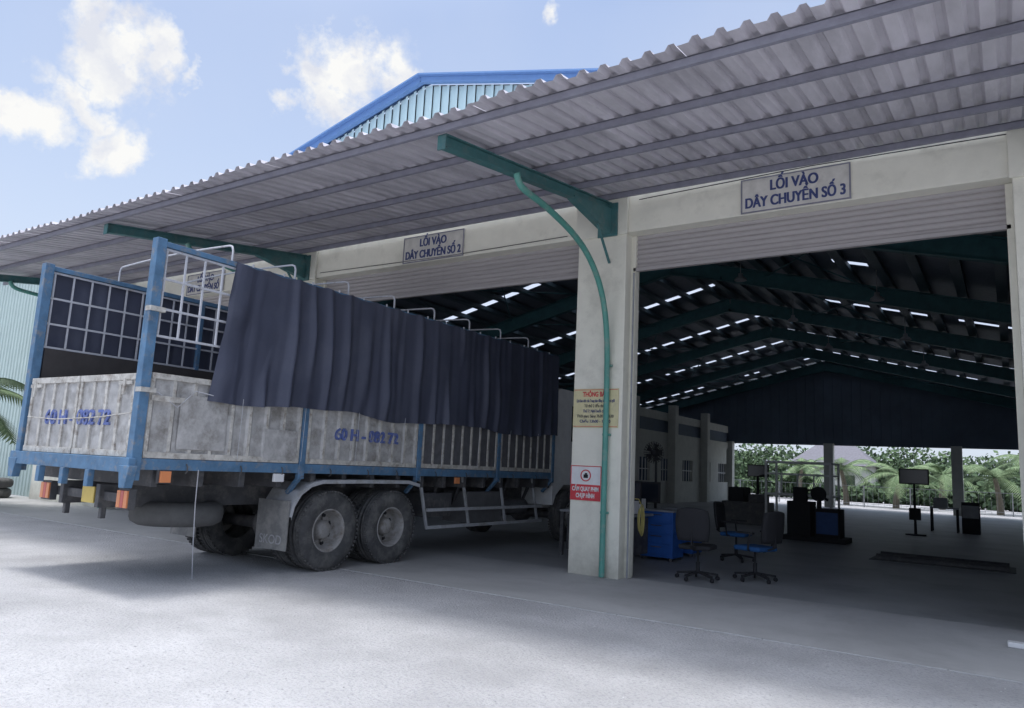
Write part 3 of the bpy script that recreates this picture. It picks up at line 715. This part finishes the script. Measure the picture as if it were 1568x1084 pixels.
for k in range(5):
    t=2*math.pi*k/5; g.add([(math.cos(t)*.04,-.1,1.85+math.sin(t)*.04),(math.cos(t-.35)*.17,-.12,1.85+math.sin(t-.35)*.17),(math.cos(t+.45)*.17,-.07,1.85+math.sin(t+.45)*.17)],[(0,1,2)],0)
for k in range(24):
    t=2*math.pi*k/24; g.tube([(math.cos(t)*.04,-.145,1.85+math.sin(t)*.04),(math.cos(t)*.2,-.12,1.85+math.sin(t)*.2),(math.cos(t)*.08,-.03,1.85+math.sin(t)*.08)],.004,0,4)
g.obj('fan_body',[m_black],e)
e=empty('yellow_hose_coil',(-4.56,10.25,.0)); g=MB()
for k in range(5): 
    r=.1+.01*k; g.tube([(.02+.01*k,math.cos(t*.314)*r*.6,.8+math.sin(t*.314)*r*1.6) for t in range(21)],.006,0,6)
g.tube([(.03,.05,1.0),(.0,.0,1.1),(-.04,-.04,1.1)],.008,0,6)
g.obj('coil',[mat('yellow_hose',(.42,.36,.12),.5)],e)
def monitor_stand(x,y,h,wd):
    e=empty('display_stand',(x,y,.007)); g=MB()
    g.lathe((0,0,0),(0,0,1),[(0,.28),(.03,.28),(.04,.04),(h,.03)],0,16)
    g.box(-wd/2,wd/2,-.05,.03,h,h+wd*.58,0); g.box(-wd/2+.03,wd/2-.03,-.055,-.051,h+.03,h+wd*.58-.03,1)
    g.box(-.15,.15,-.12,.1,.45,.8,0)
    g.obj('stand',[m_black,m_screen],e,bevel=.004)
monitor_stand(-7.6,27.5,1.5,.75); monitor_stand(-2.45,25.6,1.5,.8)
e=empty('brake_test_machine',(-4.1,19.9,.007)); g=MB()
g.box(-.7,.75,-.4,.5,0,.12,0); g.box(-.6,-.05,-.35,.35,.12,.95,0); g.box(.05,.6,-.3,.4,.12,.8,0); g.box(.08,.57,-.31,-.302,.2,.72,1)
g.lathe((.1,-.1,1.15),(0,1,0),[(-.05,0),(-.05,.18),(.05,.18),(.08,.1),(.2,.1),(.2,0)],0,20); g.box(.05,.15,-.1,.0,.8,1.0,0); g.box(-.45,-.15,-.36,-.1,.95,1.3,0)
g.tube([(-.5,0,.9),(-.3,-.1,1.2),(0,-.1,1.25),(.3,0,1.0)],.03,0,8)
g.obj('machine_body',[m_black,mat('dull_blue_panel',(.02,.07,.22),.6)],e,bevel=.02)
e=empty('white_frame_booth',(-5.2,23.5,.007)); g=MB()
for a in (-.9,.9):
    for b in (-.6,.6): g.box(a-.03,a+.03,b-.03,b+.03,0,2.0)
for z in (1.0,1.6,1.95):
    for b in (-.6,.6): g.box(-.868,.868,b-.025,b+.025,z,z+.05)
    for a in (-.9,.9): g.box(a-.025,a+.025,-.568,.568,z,z+.05)
for a in (-.45,0,.45): g.box(a-.02,a+.02,-.62,-.58,1.05,1.6)
g.obj('frame',[m_white],e)
e=empty('equipment_trolley',(-1.7,28.9,.007)); g=MB()
g.box(-.6,.2,-.3,.3,.75,.8,1)
for a in (-.57,.17):
    for b in (-.27,.27): g.box(a-.025,a+.025,b-.025,b+.025,0,.75,0)
g.box(.3,.8,-.3,.3,0,1.0,0); g.box(.32,.78,-.31,-.302,.5,.9,1); g.box(-.5,-.1,-.2,.2,.8,1.1,1)
g.obj('trolley_body',[m_black,m_grey],e,bevel=.008)
e=empty('machine_enclosure',(-7.0,24.5,.007)); g=MB()
g.box(-.8,.6,-.5,.5,0,.7,0); g.box(-.6,-.1,-.45,.3,.7,1.15,1); g.box(.0,.5,-.3,.3,.7,.95,0); g.tube([(.2,0,.9),(.2,0,1.5),(.5,0,1.6)],.03,1,8)
g.obj('enclosure_body',[m_dgrey,m_black],e,bevel=.02)
e=empty('roller_test_bed',(-1.2,17,.008)); g=MB(); g.box(-1.2,1.2,-.6,.6,0,.012,0)
for b in (-.3,.3): g.tube([(-1.1,b,.02),(1.1,b,.02)],.09,1,14)
g.obj('rollers',[m_dgrey,m_dgrey],e)
e=empty('floor_marker_plate',(.02,8.9,.008)); g=MB(); g.box(-.12,.12,-.06,.06,0,.05); g.obj('plate',[m_white],e,bevel=.01)
e=empty('tyre_stack',(-22.6,9.0,0)); g=MB()
for k,(x,y,z) in enumerate([(0,0,.13),(0,.02,.39),(-1.0,.1,.13),(-2.0,0,.13),(-2,0,.39)]):
    g.lathe((x,y,z),(0,0,1),[(-.1,.28),(-.13,.36),(-.11,.46),(-.05,.5),(.05,.5),(.11,.46),(.13,.36),(.1,.28)],0,28)
g.obj('tyres',[m_rub],e)
# ------------------------------------------------------------------ vegetation
def leafmat(n,c): return mat(n,c,.95,var=.3,scale=.8)
m_l1=leafmat('leaf_dark',(.05,.08,.045)); m_l2=leafmat('leaf_mid',(.075,.12,.06)); m_l3=leafmat('leaf_light',(.105,.16,.075)); m_bark=mat('bark',(.2,.17,.13),.9,var=.3,scale=9)
def leafmass(name,crowns,per,size):
    vs=[];fs=[];ms=[]
    for (cx,cy,cz_,rx,ry,rzz) in crowns:
        for k in range(per):
            d=Vector((random.gauss(0,1),random.gauss(0,1),random.gauss(0,1))).normalized()*random.uniform(.45,1.05)
            lump=1+.35*noise.noise(Vector((d.x*2+cx,d.y*2+cy,d.z*2)))
            c=Vector((cx+d.x*rx*lump,cy+d.y*ry*lump,max(.1,cz_+d.z*rzz*lump)))
            a=Vector((random.gauss(0,1),random.gauss(0,1),random.gauss(0,1))).normalized(); b=a.orthogonal().normalized()
            s=size*random.uniform(.6,1.4); o=len(vs)
            vs+=[c-a*s,c+b*s*.6,c+a*s,c-b*s*.6]; fs.append((o,o+1,o+2,o+3)); ms.append(random.choice((0,0,1,1,1,2)) if d.z<.2 else random.choice((1,1,2,2,0)))
    me=bpy.data.meshes.new(name); me.from_pydata([tuple(v) for v in vs],[],fs)
    for m in (m_l1,m_l2,m_l3): me.materials.append(m)
    me.polygons.foreach_set('material_index',ms); me.update()
    return me
cr=[]
x=-60
while x<30:
    h=random.uniform(3.7,5.2); cr.append((x,74+random.uniform(-3,3),h*.5,random.uniform(1.6,2.6),1.8,h*.55)); x+=random.uniform(.9,1.6)
x=-60
while x<30:
    h=random.uniform(1.0,2.4); cr.append((x,62+random.uniform(-1,1),h*.5,random.uniform(.8,1.4),1,h*.55)); x+=random.uniform(.9,2.0)
o=bpy.data.objects.new('distant_tree_line',leafmass('distant_tree_line',cr,620,.2)); link(o)
def palm(x,y,h,n=13,L_=2.4,seed=0):
    rnd=random.Random(seed); e=empty('palm_tree',(x,y,0))
    g=MB(); bend=rnd.uniform(-.4,.4)
    g.tube([(bend*(t/6)**2,0,h*t/6) for t in range(7)],[.2-.015*t for t in range(7)],0,10); g.obj('trunk',[m_bark],e)
    g=MB(); top=Vector((bend,0,h))
    for k in range(n):
        az_=2*math.pi*k/n+rnd.uniform(-.2,.2); el=rnd.uniform(.1,1.2)
        d=Vector((math.cos(az_),math.sin(az_),0)); pts=[]
        for i in range(11):
            t=i/10; pts.append(top+d*L_*t*math.cos(el*.6)+Vector((0,0,L_*(math.sin(el)*t-.75*t*t))))
        g.tube(pts,[.035*(1-.08*i) for i in range(11)],0,5)
        for i in range(1,10):
            for h_ in (0,.33,.66):
                p=pts[i].lerp(pts[i+1],h_); tn=(pts[i+1]-pts[i]).normalized(); sd=tn.cross(Vector((0,0,1))).normalized()
                for s in (-1,1):
                    l=.6*math.sin(math.pi*min(1,(i+h_)/10*.85+.12)); q=p+sd*s*l+tn*l*.5+Vector((0,0,-l*.45))
                    g.add([p-tn*.045,p+tn*.045,q],[(0,1,2)],rnd.choice((1,2)))
    g.obj('fronds',[m_l3,mat('palm_leaf_a',(.13,.2,.09),.8),mat('palm_leaf_b',(.19,.26,.13),.8)],e)
palm(-9.0,53,2.2,seed=1,L_=3); palm(-6.0,52,2.0,seed=2,L_=2.8); palm(-.6,52,2.1,seed=3,L_=3); palm(1.5,54,3,seed=4,L_=3); palm(-3.8,56,2.2,seed=5,L_=2.6); palm(-13.5,60,2.4,seed=6)
palm(-20.1,6.9,2.4,seed=9,L_=2.2)
e=empty('distant_house',(-12.5,69,0)); g=MB()
g.box(-3,3,-2,2,0,2.8,0); g.add([(-3.5,-2.5,2.8),(3.5,-2.5,2.8),(3.5,2.5,2.8),(-3.5,2.5,2.8),(-1.5,0,4.6),(1.5,0,4.6)],[(0,1,5,4),(1,2,5),(2,3,4,5),(3,0,4)],1)
g.box(-1.8,-.8,-2.02,-2.001,.9,2.0,2); g.box(.8,1.8,-2.02,-2.001,.9,2.0,2)
g.obj('house_body',[m_inner,mat('roof_tile',(.17,.165,.19),.8),m_screen],e)
g=MB()
x=-40
while x<20:
    g.box(x-.03,x+.03,49.96,50.04,0,1.3,0); x+=2.5
for z in (.2,1.25): g.box(-40,20,49.98,50.0,z,z+.025,0)
x=-40
while x<20: g.box(x-.005,x+.005,49.985,49.995,.1,1.25,0); x+=.3
g.obj('fence',[m_grey])
scene.view_settings.view_transform='Standard'; scene.view_settings.look='None'; scene.view_settings.exposure=0
